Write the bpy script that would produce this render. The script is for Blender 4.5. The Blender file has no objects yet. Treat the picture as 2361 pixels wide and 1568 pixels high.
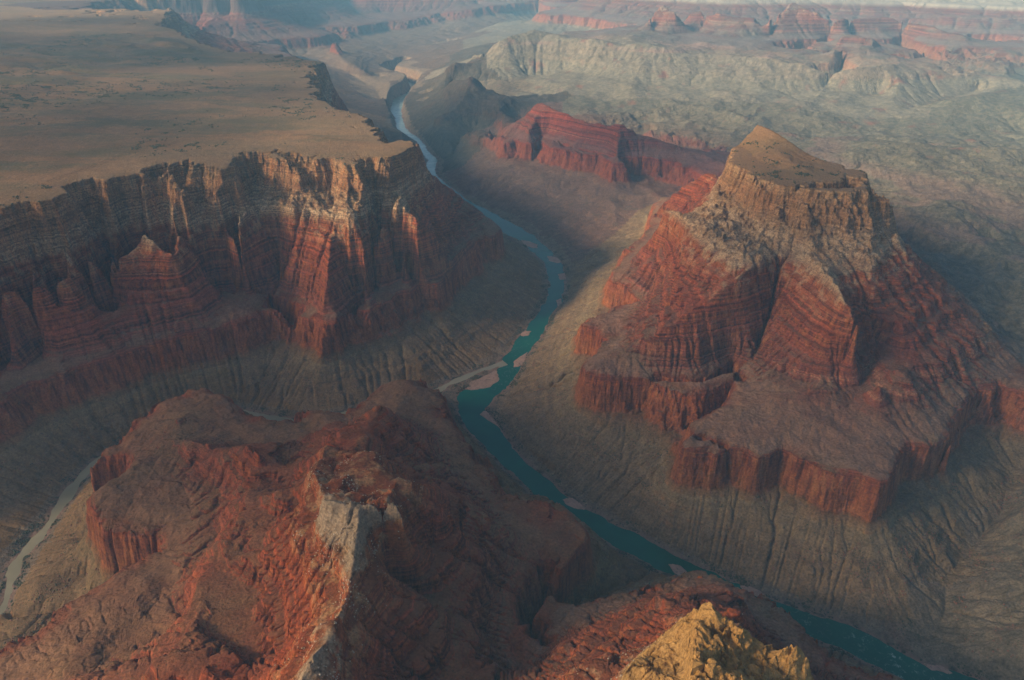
import bpy, math, time, os
import numpy as np
T0 = time.time()
def log(*a): print('[%.1f]' % (time.time() - T0), *a, flush=True)

# ------------------------------------------------------------------ camera and survey frame
CAM_H, PITCH, FOC, W0, H0 = 2225.0, math.radians(29.5), 1632.0, 2361.0, 1568.0
cp, sp = math.cos(PITCH), math.sin(PITCH)
def ground(u, v, z):
    """plan position (x, y) of a surveyed sight line where it meets elevation z"""
    a = (u - W0 / 2); b = (v - H0 / 2)
    dx, dy, dz = a, FOC * cp - b * sp, -FOC * sp - b * cp
    t = (z - CAM_H) / dz
    return dx * t, dy * t

# ------------------------------------------------------------------ noise
_rng = np.random.default_rng(11)
_tab = _rng.random((512, 512)).astype(np.float32) * 2 - 1
def vnoise(x, y, seed=0):
    x = x + seed * 37.17; y = y + seed * 91.7
    xi = np.floor(x); yi = np.floor(y)
    fx = (x - xi).astype(np.float32); fy = (y - yi).astype(np.float32)
    xi = xi.astype(np.int64); yi = yi.astype(np.int64)
    fx = fx * fx * (3 - 2 * fx); fy = fy * fy * (3 - 2 * fy)
    x0 = xi & 511; x1 = (xi + 1) & 511; y0 = yi & 511; y1 = (yi + 1) & 511
    a = _tab[x0, y0]; b = _tab[x1, y0]; c = _tab[x0, y1]; d = _tab[x1, y1]
    return (a + (b - a) * fx) * (1 - fy) + (c + (d - c) * fx) * fy
def fbm(x, y, scale, octs, seed=0, gain=0.5, ridged=False):
    out = np.zeros(np.shape(x), np.float32); amp = 1.0; f = 1.0 / scale
    for k in range(octs):
        ca, sa = math.cos(k * 0.9 + seed), math.sin(k * 0.9 + seed)
        n = vnoise((x * ca - y * sa) * f, (x * sa + y * ca) * f, seed + k * 3)
        if ridged: n = 1 - 2 * np.abs(n)
        out += amp * n; amp *= gain; f *= 2.03
    return out
def sstep(a, b, x):
    t = np.clip((x - a) / (b - a), 0, 1); return t * t * (3 - 2 * t)

# ------------------------------------------------------------------ strata
ZB = np.array([-60, 0, 200, 215, 365, 383, 797, 900, 1062, 1072, 1500.])
SB = np.array([-100, 0, 333, 345, 390, 420, 990, 1075, 1150, 1300, 3440.])
def stage_of(z): return np.interp(z, ZB, SB)
def elev_of(s):
    z = np.interp(s, SB, ZB)
    # ledges of the layered red beds and of the cap rock: a gentle tread, then a steep riser
    for lo, hi, per, tread, rise in ((395, 790, 71.0, 0.60, 0.38), (395, 790, 8.9, 0.62, 0.42), (395, 790, 23.7, 0.62, 0.40), (905, 1050, 31.0, 0.55, 0.25), (805, 900, 45.0, 0.55, 0.40), (30, 190, 37.0, 0.62, 0.42), (1075, 1400, 16.0, 0.7, 0.5)):
        m = sstep(lo, lo + 15, z) * (1 - sstep(hi - 15, hi, z))
        ph = z / per + 0.22 * np.sin(z / per * 2.3)
        f = ph - np.floor(ph)
        h = np.where(f < tread, f * rise / tread, rise + (f - tread) * (1 - rise) / (1 - tread))
        z = z + m * (h - f) * per
    return z
ZS = np.array([-60, 0, 200, 300, 797, 1062, 1500.]); SS = np.array([-100, 0, 333, 470, 990, 1150, 3340.])
SOFT = ('hill', 'bench', 'far_slope', 'floor', 'right_slope')
def lift(x, y):
    """how much the layers stand higher far away"""
    r = np.hypot(x, y); az = np.arctan2(x, y)
    return 440 * sstep(8200, 11000, r) * sstep(-0.16, 0.0, az) + 190 * sstep(8500, 13000, r) * (1 - sstep(-0.16, 0.0, az))

# ------------------------------------------------------------------ surveyed lines: (landform, elevation(s), sight lines)
L = []
def ln(tag, z, *uv):
    uv = [tuple(p) for p in uv]
    zs = list(z) if isinstance(z, (list, tuple)) else [z] * len(uv)
    if len(zs) != len(uv): zs = list(np.interp(np.linspace(0, 1, len(uv)), np.linspace(0, 1, len(zs)), zs))
    L.append((tag, [ground(u, v, zz) + (zz,) for (u, v), zz in zip(uv, zs)]))
RT, RB, WB, RIM = 383, 200, 797, 1062      # redwall top / base, white band base, rim
# --- the big plateau on the left
ln('plateau', RIM, (-400,600),(-200,545),(0,488),(45,468),(71,463),(94,467),(129,457),(157,435),(196,416),(255,408),(333,390),(396,372),(443,355),(470,376),(506,376),(557,357),(590,350),(627,345),(686,349),(731,357),(801,368),(849,365),(896,353),(927,345),(948,333),(927,325),(888,321),(849,310),(829,274),(790,255),(743,239),(723,204),(700,192),(678,180),(741,145))
ln('plateau', [1062,1065,1070,1080,1100,1160,1195,1205,1215], (741,145),(698,137),(627,124),(529,124),(471,116),(412,104),(349,78),(373,47),(396,20))
ln('plateau', [1078,1077,1077,1077], (100,420),(350,330),(600,300),(850,330))
ln('plateau', [1105,1094,1084,1080], (-300,300),(100,270),(400,230),(650,200))
ln('plateau', [1150,1140,1110,1095], (-300,180),(0,150),(250,130),(450,135))
ln('plateau', [1240,1220,1205], (-200,60),(60,50),(300,60))
ln('plateau', [1330,1300,1260], (-200,-20),(100,-20),(330,-10))
ln('plateau', WB, (-400,770),(-200,705),(0,645),(59,641),(149,618),(196,590),(243,575),(333,551),(392,567),(424,539),(471,504),(510,512),(545,530),(580,485),(667,492),(722,504),(765,504),(800,520),(863,508),(927,485),(958,496))
ln('plateau', RT, (-300,1010),(0,912),(78,837),(133,794),(216,775),(275,743),(333,696),(392,684),(451,684),(510,681),(569,681),(627,677),(667,684),(706,704),(722,728),(745,735),(776,735),(816,712),(863,681),(922,653),(947,649),(998,649),(1025,640),(1045,598),(1100,545),(1143,541))
ln('plateau', RB, (-300,1060),(0,947),(78,888),(137,837),(196,822),(255,806),(298,775),(353,740),(392,743),(451,747),(510,751),(569,743),(627,735),(667,759),(710,814),(745,826),(784,814),(816,775),(863,735),(888,700),(947,704),(1013,728),(1037,696),(1084,637),(1150,590))
def spur(tag, a, b, disp, za=None, zb=None, n=9):
    za = WB if za is None else za; zb = RT if zb is None else zb
    A = ground(a[0], a[1], za); B = ground(b[0], b[1], zb); sa, sb = float(stage_of(za)), float(stage_of(zb)); pts = []
    for k in range(n):
        t = k / (n - 1); x = A[0] + (B[0] - A[0]) * t; y = A[1] + (B[1] - A[1]) * t
        q = 1 - disp * (math.sin(math.pi * t) ** 0.7 if t not in (0, 1) else 0) / math.hypot(x, y)
        pts.append((x * q, y * q, float(np.interp(sa + (sb - sa) * t, SB, ZB))))
    L.append((tag, pts))
for a_, b_, d_ in (((0,645),(40,860),40), ((59,641),(110,812),-25), ((130,622),(160,790),45), ((196,590),(240,760),-30), ((255,575),(300,718),40), ((333,551),(360,690),-35),
                   ((392,567),(430,684),50), ((440,530),(500,681),90), ((510,512),(545,681),-60), ((560,505),(575,681),-110), ((600,487),(545,679),110), ((645,490),(640,680),-90),
                   ((690,497),(667,684),30), ((765,504),(735,728),120), ((800,518),(800,720),-70), ((835,515),(840,695),60), ((880,500),(875,675),-80), ((927,485),(935,651),90), ((950,492),(985,649),50)):
    spur('plateau', a_, b_, d_)
for a_, b_, d_ in (((71,464),(59,641),-30), ((129,457),(149,618),35), ((196,416),(196,590),-40), ((255,408),(243,575),35), ((333,390),(333,551),-45), ((396,372),(392,567),35), ((443,356),(424,539),55),
                   ((480,376),(471,504),-55), ((520,374),(510,512),40), ((557,357),(545,530),-35), ((600,349),(580,485),-80), ((640,346),(640,490),55), ((686,349),(690,495),-40), ((731,357),(722,504),45),
                   ((770,364),(765,504),-50), ((801,368),(800,520),45), ((849,365),(850,510),-50), ((896,353),(900,490),45), ((927,345),(927,485),-30)):
    spur('plateau', a_, b_, d_, RIM - 4, WB)
# hidden east flank of the plateau, seen in profile
ln('plateau', [RIM,960,797,700,560,470,390], (948,333),(962,358),(982,388),(1014,414),(1062,450),(1106,487),(1141,522))
ln('plateau', [797,650,520,400], (958,496),(1000,540),(1040,575),(1090,552))
ln('plateau', [RT,RT,RT], (1143,541),(1142,522),(1108,489))
def back(tag, crest, steps):
    """the far side of a crest, never seen from the air: lines a little farther off, lower down"""
    for off, z in steps:
        pts = []
        for u, v, zc in crest:
            x, y = ground(u, v, zc); q = 1 + off / math.hypot(x, y); pts.append((x * q, y * q, min(z, zc - 5)))
        L.append((tag, pts))
def rel(tag, zpts):     # plan points given directly
    L.append((tag, [(float(x), float(y), float(z)) for x, y, z in zpts]))
# --- river gorge far beyond the plateau, east side
for k, (dz, off) in enumerate(((WB, 260), (RT + 5, 800), (RB, 1000))):
    pts = []
    for (u, v) in ((948,333),(888,321),(829,274),(743,239),(723,200),(741,145),(698,137),(627,124),(529,118)):
        x, y = ground(u, v, RIM)
        if k == 0 or True:
            sc = 1 + off / math.hypot(x, y) * (0.75 if u > 720 else 1.0)
            pts.append((x * sc * 1.0 + off * (0.45 if u > 700 else 0.2), y * sc, dz + float(lift(x, y)) * (0.5 if k else 1)))
    if k: pts = pts[0:]
    if k: pts[0] = (pts[0][0] + 0, pts[0][1], pts[0][2])
    rel('plateau', pts)
# far palisade wall upper left
ln('palisade', [1290,1290,1300,1300,1310], (408,-14),(470,-18),(540,-15),(600,-25),(700,-45))
ln('palisade', [940,900,860,840], (400,60),(470,45),(540,40),(620,30))
ln('palisade', [480,480,480,470], (430,98),(520,112),(600,108),(655,118))
ln('palisade', [330,300,260,200,130,60], (640,126),(700,128),(760,150),(820,175),(865,205),(885,240))
ln('palisade', [420,400,300,150], (760,108),(800,140),(840,160),(875,178))
ln('palisade', [520,420,380], (690,60),(760,80),(840,105))
ln('palisade', [950,900,800,560], (640,0),(720,-5),(800,5),(860,45))
ln('palisade', [600,700,640,480], (880,30),(960,22),(1030,32),(1090,60))
ln('palisade', [350,300,260], (850,90),(950,100),(1060,100))
# --- floor of the gorge, far
ln('floor', 15, (885,176),(880,183),(905,190),(940,199),(900,222),(893,252),(903,278),(910,300),(940,318),(955,330),(968,358),(975,385),(985,405),(1010,430),(1060,468),(1120,503))
ln('floor', 15, (925,163),(985,195),(950,232),(932,252),(938,275),(945,294),(990,337),(1003,357),(1018,370),(1013,405),(1040,440),(1090,478),(1130,492))
ln('floor', 30, (1050,128),(1100,112),(1180,105),(1300,60))
# --- dark conical hills beyond the river bend
ln('hill', [120,380,640,560,520,600,700], (985,225),(1010,180),(1042,142),(1080,150),(1120,146),(1150,118),(1180,100))
ln('hill', [100,300,480,620,560,420,310], (975,240),(1010,215),(1045,190),(1082,180),(1105,188),(1135,230),(1165,268))
ln('hill', [620,450,300], (1082,180),(1075,225),(1060,262))
back('hill', [(1045,190,480),(1082,180,620),(1105,188,560),(1135,230,420)], ((450, 330), (800, 250)))
ln('hill', [280,285,290,300,310], (1000,275),(1050,268),(1100,266),(1165,275),(1160,300))
ln('hill', [190,180,170], (1000,300),(1035,322),(1060,345))
ln('hill', [260,250,270], (1060,300),(1100,320),(1130,300))
# --- the red butte in the middle distance
ln('red_butte', [660,700,680,637,593,640,620,532,480,445,440,460], (1232,240),(1245,229),(1262,240),(1300,258),(1358,282),(1421,282),(1445,290),(1476,310),(1554,333),(1614,349),(1650,360),(1680,372))
ln('red_butte', [600,500,420], (1232,245),(1195,275),(1165,295))
ln('red_butte', [640,560,480,400], (1421,282),(1424,310),(1425,340),(1424,366))
ln('red_butte', [690,600,500,400], (1245,231),(1235,262),(1222,292),(1212,322))
ln('red_butte', RT, (1158,296),(1154,314),(1194,322),(1225,330),(1249,316),(1300,333),(1374,353),(1421,369),(1440,360),(1460,357),(1554,365),(1614,369),(1674,375))
ln('red_butte', RB, (1140,305),(1158,345),(1202,369),(1225,372),(1249,356),(1319,380),(1378,394),(1421,406),(1476,406),(1535,418),(1574,435))
ln('red_butte', [200,150,90,30], (1158,345),(1120,385),(1080,430),(1050,450))
ln('red_butte', [195,140,70,20], (1230,375),(1200,420),(1160,455),(1125,485))
ln('red_butte', [195,120,60,25], (1378,394),(1340,470),(1300,520),(1240,540))
ln('red_butte', [195,150,110,60], (1476,406),(1450,460),(1400,510),(1340,545))
back('red_butte', [(1200,280,450),(1245,229,700),(1300,258,637),(1358,282,593),(1421,282,640),(1476,310,532),(1554,333,480),(1614,349,445)], ((330, RT), (410, RB), (900, 160)))
# tributary between the two buttes
ln('floor', [260,190,130,80,40,4], (1640,420),(1560,480),(1480,525),(1400,550),(1330,565),(1280,582))
ln('floor', [150,100,60,15], (1090,300),(1050,340),(1040,380),(1020,415))
# --- the great butte on the right
ln('great_butte', [1195,1150,1110,1060,1035], (1749,276),(1733,290),(1713,318),(1690,345),(1678,365))
ln('great_butte', 1040, (1678,365),(1688,392),(1729,404),(1745,431),(1792,435),(1870,443),(1949,443),(1984,443),(1990,425))
ln('great_butte', [1195,1170,1130,1110,1070,1050,1040], (1749,276),(1792,298),(1839,329),(1854,345),(1917,380),(1953,392),(1990,415))
ln('great_butte', [1120,1100,1065], (1775,330),(1820,370),(1900,410))
ln('great_butte', 880, (1655,440),(1670,455),(1700,480),(1745,502),(1800,504),(1870,506),(1940,502),(1960,485))
ln('great_butte', [900,880,860,810], (1668,392),(1662,420),(1640,465),(1622,500))
ln('great_butte', [975,965,930], (1985,462),(2015,470),(2030,485))
ln('great_butte', WB, (1530,480),(1596,535),(1651,585),(1713,600),(1745,590),(1784,580),(1840,580),(1900,640),(1949,690),(1990,712))
ln('great_butte', [950,880,800,740,640,560,520], (1995,468),(1998,530),(2008,600),(2016,660),(2022,720),(2020,770),(2000,800))
ln('great_butte', [930,860,800,740,700], (2030,485),(2055,530),(2078,570),(2096,605),(2102,630))
ln('great_butte', [700,600,500,420,383], (2102,630),(2180,690),(2250,760),(2320,830),(2420,900))
ln('great_butte', [600,520,450,400], (2080,760),(2150,810),(2220,850),(2290,880))
# red spurs on the left flank
ln('great_butte', [480,600,700,797], (1512,475),(1560,440),(1610,405),(1655,385))
ln('great_butte', [395,470,580,700,797], (1413,637),(1480,600),(1530,570),(1570,555),(1596,535))
ln('great_butte', RT, (1545,452),(1512,475),(1508,500),(1530,515),(1500,545),(1470,580),(1440,615),(1413,637),(1440,655),(1484,682),(1450,710),(1400,735),(1366,739),(1340,746),(1366,755),(1429,771),(1400,800),(1360,835),(1343,849),(1350,862),(1380,868),(1437,865),(1531,877),(1614,885),(1640,873),(1690,860))
ln('great_butte', RB, (1530,478),(1495,490),(1490,520),(1480,560),(1430,610),(1392,650),(1390,712),(1440,720),(1420,735),(1350,755),(1325,775),(1327,814),(1370,825),(1340,850),(1325,890),(1335,932),(1382,955),(1440,950),(1515,943),(1614,951),(1650,930),(1680,900))
ln('great_butte', [400,430,480,560,640,740,797], (1360,855),(1400,815),(1474,790),(1517,763),(1596,712),(1694,650),(1760,600))
ln('great_butte', [383,420,490,580], (1690,860),(1740,820),(1760,760),(1780,700))
ln('great_butte', [520,500,460,420,400], (2000,800),(1930,850),(1860,880),(1780,930),(1700,990))
ln('great_butte', [500,470,430,400], (2020,800),(2000,860),(1960,930),(1900,1000))
ln('great_butte', RT, (1690,860),(1700,900),(1674,930),(1610,985),(1576,1031),(1620,1030),(1647,1003),(1658,1035),(1713,1024),(1753,1051),(1784,1039),(1804,1020),(1831,1043),(1870,1059),(1909,1071),(1976,1090),(2023,1110),(2051,1106),(2060,1072),(2072,1040),(2090,1016),(2105,1008),(2145,1025),(2184,1004),(2199,1012),(2190,985),(2165,960),(2200,935),(2250,905),(2300,888),(2361,895),(2500,920))
ln('great_butte', RB, (1680,905),(1690,935),(1620,1010),(1556,1045),(1560,1071),(1615,1086),(1690,1122),(1737,1145),(1792,1120),(1831,1145),(1894,1184),(1960,1180),(2000,1218),(2035,1190),(2066,1149),(2080,1118),(2092,1108),(2105,1110),(2145,1100),(2184,1067),(2207,1035),(2215,990),(2240,970),(2280,960),(2361,995),(2500,1020))
ln('great_butte', [120,60], (1500,1100),(1400,1120))
ln('great_butte', [140,70], (2120,1200),(2200,1300))
ln('great_butte', [120,50], (1980,1300),(2000,1380))
back('great_butte', [(1678,365,1035),(1713,318,1110),(1749,276,1195),(1792,298,1170),(1839,329,1130),(1917,380,1070),(1990,415,1040),(2030,485,930),(2096,605,740)], ((90, 1050), (190, 800), (800, RT), (880, RB)))
back('great_butte', [(1678,365,1035),(1749,276,1195),(1917,380,1070),(1990,415,1040)], ((1500, 150),))
ln('great_butte', [530,450,405,395], (2030,880),(2035,940),(2045,1000),(2050,1040))
ln('great_butte', [560,480,430,395], (2075,840),(2110,900),(2130,950),(2150,990))
# side creek right of the butte
ln('floor', [170,130,90,60,35,15,4], (2420,1020),(2330,1090),(2306,1188),(2243,1259),(2184,1325),(2178,1424),(2110,1492))
ln('right_slope', [160,200,260,330], (2320,1200),(2361,1180),(2440,1160),(2560,1120))
ln('right_slope', [40,90,150,260,330], (2200,1420),(2280,1360),(2361,1330),(2500,1300),(2650,1280))
ln('right_slope', [20,60,130,260], (2180,1520),(2260,1500),(2361,1480),(2600,1460))
ln('right_slope', [10,60,200,300], (2290,1570),(2400,1600),(2600,1650),(2800,1700))
# --- country behind the great butte
ln('bench', [300,290,310,330], (2361,850),(2300,760),(2361,700),(2500,700))
ln('bench', [330,300,290], (2130,600),(2200,680),(2300,740))
ln('bench', [430,470,450,330], (2040,480),(2150,470),(2280,500),(2290,560))
ln('bench', [430,420,400], (2090,500),(2180,545),(2260,550))
ln('bench', [300,310,330], (2100,570),(2200,590),(2361,620))
ln('bench', [390,450,480,490,500], (1920,368),(2000,352),(2110,335),(2240,340),(2400,350))
ln('bench', [350,380,400], (2000,420),(2120,430),(2361,450))
ln('bench', [250,260,280,300,300], (1500,300),(1620,318),(1700,330),(1850,310),(2000,325))
ln('bench', [340,300,310,350], (1880,330),(2020,312),(2150,320),(2361,300))
ln('bench', [520,600,500], (2180,235),(2290,215),(2420,200))
ln('bench', [300,320,350,400], (1300,285),(1500,270),(1700,280),(1900,275))
# --- the hazy wall across the river
ln('far_slope', [600,860,900,905,880,850,830,810,800,780,760], (1085,128),(1150,98),(1215,84),(1245,84),(1330,98),(1400,108),(1530,118),(1660,126),(1780,138),(1900,152),(2000,158))
ln('far_slope', [330,420,480,520,520,500,480,440], (1180,220),(1220,180),(1300,170),(1450,190),(1600,200),(1750,210),(1900,215),(2050,225))
ln('far_slope', [760,700,660,640,620], (2000,158),(2090,165),(2180,175),(2270,180),(2400,190))
ln('far_slope', [640,520,440], (1950,150),(1900,205),(1870,245))
ln('far_slope', [700,540,420], (2040,170),(2080,215),(2110,245))
ln('far_slope', [440,430,450], (1820,225),(2080,250),(2250,215))
# buttes standing on it
ln('far_buttes', [1190,1300,1190], (1500,26),(1528,3),(1560,26))
ln('far_buttes', [900,900,860,880], (1470,62),(1530,75),(1600,80),(1640,50))
ln('far_buttes', [1130,1210,1150,1080], (1590,25),(1618,13),(1660,30),(1700,40))
ln('far_buttes', [900,860,850], (1680,82),(1760,95),(1790,70))
ln('far_buttes', [1240,1330,1250,1190,1170,1150,1080,1000,960], (1780,22),(1824,0),(1870,16),(1930,28),(2010,25),(2080,30),(2130,48),(2180,68),(2232,80))
ln('far_buttes', [1150,1100,1000,830,800,800,790], (1740,30),(1740,42),(1760,58),(1790,64),(1870,68),(2100,112),(2226,117))
ln('far_buttes', [640,660,640,620], (1800,130),(1850,115),(1900,118),(1915,90))
ln('far_buttes', [1000,1030,1030,985,1000], (1940,76),(1962,69),(2008,74),(2018,92),(1930,96))
ln('far_buttes', [815,815,815], (1920,105),(1970,112),(2025,106))
ln('far_buttes', [690,650,640], (1880,140),(1960,148),(2080,150))
ln('far_buttes', [620,600,600], (2060,100),(2100,140),(2150,150))
ln('far_buttes', [690,650,620], (2240,130),(2290,150),(2330,185))
back('far_buttes', [(1500,26,1190),(1528,3,1300),(1560,26,1190)], ((300, 1000), (700, 700)))
back('far_buttes', [(1590,25,1130),(1618,13,1210),(1660,30,1150),(1700,40,1080)], ((300, 950), (700, 700)))
back('far_buttes', [(1780,22,1240),(1824,0,1330),(1870,16,1250),(1930,28,1190),(2080,30,1150),(2180,68,1000),(2232,80,960)], ((350, 900), (700, 800), (1000, 640)))
# rim wall upper right
ln('far_rim', [1290,1240,1210,1200,1190], (1850,-22),(2000,-10),(2130,2),(2250,8),(2420,16))
ln('far_rim', [1130,1110,1100,1090], (1950,-2),(2120,16),(2240,24),(2400,30))
ln('far_rim', [1000,990,980], (2120,38),(2260,48),(2400,52))
ln('far_rim', [826,810,800], (2130,66),(2260,78),(2400,84))
ln('far_rim', [640,640], (2250,104),(2400,118))
for r_, z_ in ((17500, 1330), (21000, 1420), (26000, 1500)):
    rel('far_rim', [(r_ * math.sin(a), r_ * math.cos(a), z_ + 60 * math.sin(a * 9)) for a in np.linspace(-0.30 if r_ > 20000 else 0.12, 0.9, 40)])
rel('plateau', [(22000 * math.sin(a), 22000 * math.cos(a), 1400) for a in np.linspace(-0.9, -0.33, 20)])
ln('far_rim', [1460,1430,1420,1300], (1700,-38),(1500,-45),(1350,-50),(1200,-45))
ln('far_rim', [620,640,640,620], (1150,50),(1250,40),(1350,30),(1440,30))
ln('far_rim', [560,560,600], (1180,75),(1300,70),(1420,85))
# --- near ridge, left
FR = 'near_ridge'
ln(FR, [830,880,868,862,872,885,860], (735,1165),(748,1143),(775,1158),(830,1164),(870,1158),(892,1142),(925,1165))
ln(FR, [862,828,792,776,768,772,796,804,826,858], (830,1164),(826,1230),(815,1300),(800,1370),(780,1430),(762,1475),(742,1500),(700,1560),(660,1640),(640,1760))
ln(FR, [790,770,700,640,600,610,640,560,450], (748,1143),(722,1085),(745,1045),(770,1030),(800,1000),(840,965),(872,948),(905,965),(940,985))
ln(FR, [735,670,630,575], (700,1200),(660,1280),(640,1350),(600,1430))
ln(FR, [790,740,680,640], (892,1150),(915,1108),(960,1130),(1020,1200))
ln(FR, [560,500,470,520], (905,1060),(970,1050),(1020,1080),(1040,1130))
ln(FR, [520,470,430], (1060,1235),(1130,1225),(1200,1218))
ln(FR, [600,540,490,450,440,430], (600,1060),(560,1045),(500,1040),(440,1030),(400,1000),(430,960))
ln(FR, [640,560,480,410,395], (700,1160),(620,1130),(540,1130),(440,1120),(330,1110))
ln(FR, [600,520,440,400], (620,1350),(520,1330),(440,1310),(400,1290))
ln(FR, [620,560,480,420,400], (640,1480),(540,1460),(440,1430),(400,1400),(390,1370))
ln(FR, [760,640,560,500,430,395], (680,1560),(560,1560),(440,1520),(300,1480),(200,1460),(80,1490))
ln(FR, [700,560,450,400], (600,1700),(350,1650),(150,1600),(20,1600))
ln(FR, [600,560,520,480,430,400], (900,1330),(950,1350),(1000,1380),(1060,1430),(1130,1450),(1180,1480))
ln(FR, [735,690,640,570], (860,1290),(900,1250),(960,1230),(1040,1240))
ln(FR, [680,620,560,500], (850,1450),(900,1500),(960,1560),(1100,1600))
ln(FR, RT, (1200,1520),(1180,1470),(1230,1420),(1280,1340),(1330,1262),(1356,1238),(1342,1208),(1303,1184),(1243,1150),(1190,1150),(1160,1172),(1143,1150),(1128,1110),(1112,1075),(1100,1080),(1060,1082),(1048,1055),(1042,1005),(1015,975),(968,972),(962,905),(940,888),(905,898),(860,925),(825,948),(785,985),(740,1010),(650,1025),(600,1030),(560,1018),(545,990),(532,935),(503,914),(450,928),(400,940),(368,985),(320,1050),(290,1095),(240,1140),(220,1168),(225,1185),(300,1150),(370,1110),(420,1120),(440,1160),(430,1220),(400,1270),(380,1290),(430,1320),(400,1350),(340,1335),(265,1340),(235,1370),(180,1420),(120,1455),(50,1495),(-20,1540),(-120,1620))
ln(FR, RB, (1250,1560),(1210,1490),(1260,1450),(1330,1390),(1370,1320),(1378,1250),(1352,1200),(1260,1140),(1190,1135),(1165,1150),(1150,1120),(1135,1080),(1110,1050),(1070,1055),(1058,1000),(1030,960),(985,955),(985,915),(960,880))
ln(FR, [200,190,200,200,200,200], (730,988),(640,1008),(565,996),(550,940),(500,905),(400,925))
ln(FR, [200,200,200,210,215,210,205,200,200], (340,990),(290,1060),(225,1140),(210,1230),(260,1300),(340,1310),(385,1330),(330,1345),(250,1380))
ln(FR, [200,200,200,200], (180,1440),(100,1475),(20,1515),(-120,1590))
ln('floor', [150,110,80,40], (380,1350),(250,1400),(120,1400),(-60,1430))
ln(FR, [150,120,60,20], (1380,1400),(1420,1360),(1470,1330),(1500,1320))
ln(FR, [140,120,60], (1090,1020),(1100,1060),(1160,1100))
ln(FR, [120,90,60,30], (330,1200),(250,1220),(190,1240),(150,1230))
ln(FR, [60,100,90], (40,1350),(130,1340),(200,1330))
# --- near crag, right
FC = 'near_crag'
ln(FC, [880,930,960,955,930,900,880,900,880,860], (1555,1430),(1595,1400),(1635,1393),(1648,1430),(1700,1450),(1738,1480),(1765,1535),(1800,1518),(1840,1510),(1870,1560))
ln(FC, [955,960,970,1000], (1620,1420),(1600,1480),(1590,1560),(1600,1700))
ln(FC, [870,880,900,900], (1560,1500),(1580,1560),(1560,1640),(1540,1800))
ln(FC, [920,925,930,940], (1690,1500),(1700,1560),(1720,1640),(1750,1800))
ln(FC, [860,880,900], (1790,1560),(1820,1640),(1850,1800))
ln(FC, [840,800,780], (1500,1490),(1450,1530),(1420,1600))
ln(FC, [860,840,860], (1540,1450),(1490,1490),(1440,1560))
ln(FC, [700,640,560,480], (1480,1480),(1400,1500),(1320,1530),(1240,1570))
ln(FC, [700,640,560], (1680,1400),(1740,1450),(1790,1500))
ln(FC, [600,560,520,480,440], (1560,1385),(1600,1360),(1650,1358),(1700,1385),(1745,1425))
ln(FC, RT, (1190,1570),(1232,1472),(1300,1432),(1380,1392),(1480,1366),(1530,1378),(1570,1350),(1620,1330),(1680,1350),(1732,1402),(1752,1440),(1800,1450),(1818,1485),(1840,1512),(1890,1540),(1990,1562),(2080,1580),(2190,1650),(2280,1790))
ln(FC, RB, (1300,1400),(1400,1360),(1500,1340),(1560,1320),(1620,1310),(1700,1345),(1752,1395),(1785,1425),(1830,1440),(1850,1475),(1885,1512),(1985,1540),(2085,1566),(2210,1630),(2320,1740))
ln(FC, [500,520,500], (1900,1560),(2000,1590),(2080,1600))
ln('floor', [170,140,110,90], (1215,1520),(1290,1430),(1380,1370),(1460,1335))

# ------------------------------------------------------------------ water courses (left bank, right bank)
RIV_L = [(2700,2050),(2380,1750),(2220,1620),(2105,1566),(2027,1541),(1929,1490),(1815,1448),(1700,1395),(1588,1335),(1517,1308),(1439,1272),(1358,1224),(1303,1188),(1229,1141),(1186,1094),(1154,1067),(1115,1024),(1068,973),(1052,930),(1060,896),(1150,850),(1175,808),(1205,767),(1241,720),(1260,696),(1266,649),(1258,606),(1229,583),(1201,555),(1154,535),(1120,505),(1060,470),(1012,430),(984,400),(980,384),(990,372),(974,357),(958,325),(942,314),(915,298),(911,274),(900,251),(909,226),(935,218),(947,204),(948,198),(911,186),(884,177),(890,172),(925,160)]
RIV_R = [(2850,1950),(2480,1690),(2320,1600),(2184,1553),(2137,1537),(2019,1457),(1933,1437),(1768,1377),(1682,1343),(1596,1302),(1517,1259),(1437,1220),(1343,1170),(1300,1139),(1256,1106),(1217,1067),(1178,1027),(1143,980),(1112,955),(1135,930),(1174,884),(1213,818),(1249,775),(1268,728),(1292,704),(1303,649),(1297,606),(1268,580),(1241,550),(1201,526),(1150,498),(1085,465),(1035,430),(1005,402),(1001,392),(1009,369),(994,357),(974,325),(952,310),(935,294),(929,274),(925,251),(943,231),(957,214),(968,198),(950,192),(911,178),(905,175),(923,166),(935,163)]
LCR = [(1165,836),(1103,856),(1060,875),(1029,888),(1005,903),(966,909),(900,920),(820,948),(735,973),(700,979),(660,970),(610,962),(570,955),(535,942),(470,955),(400,985),(315,1017),(270,1040),(215,1071),(178,1110),(150,1150),(122,1198),(80,1250),(42,1290),(28,1330),(10,1400),(-80,1480),(-300,1600)]
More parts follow.
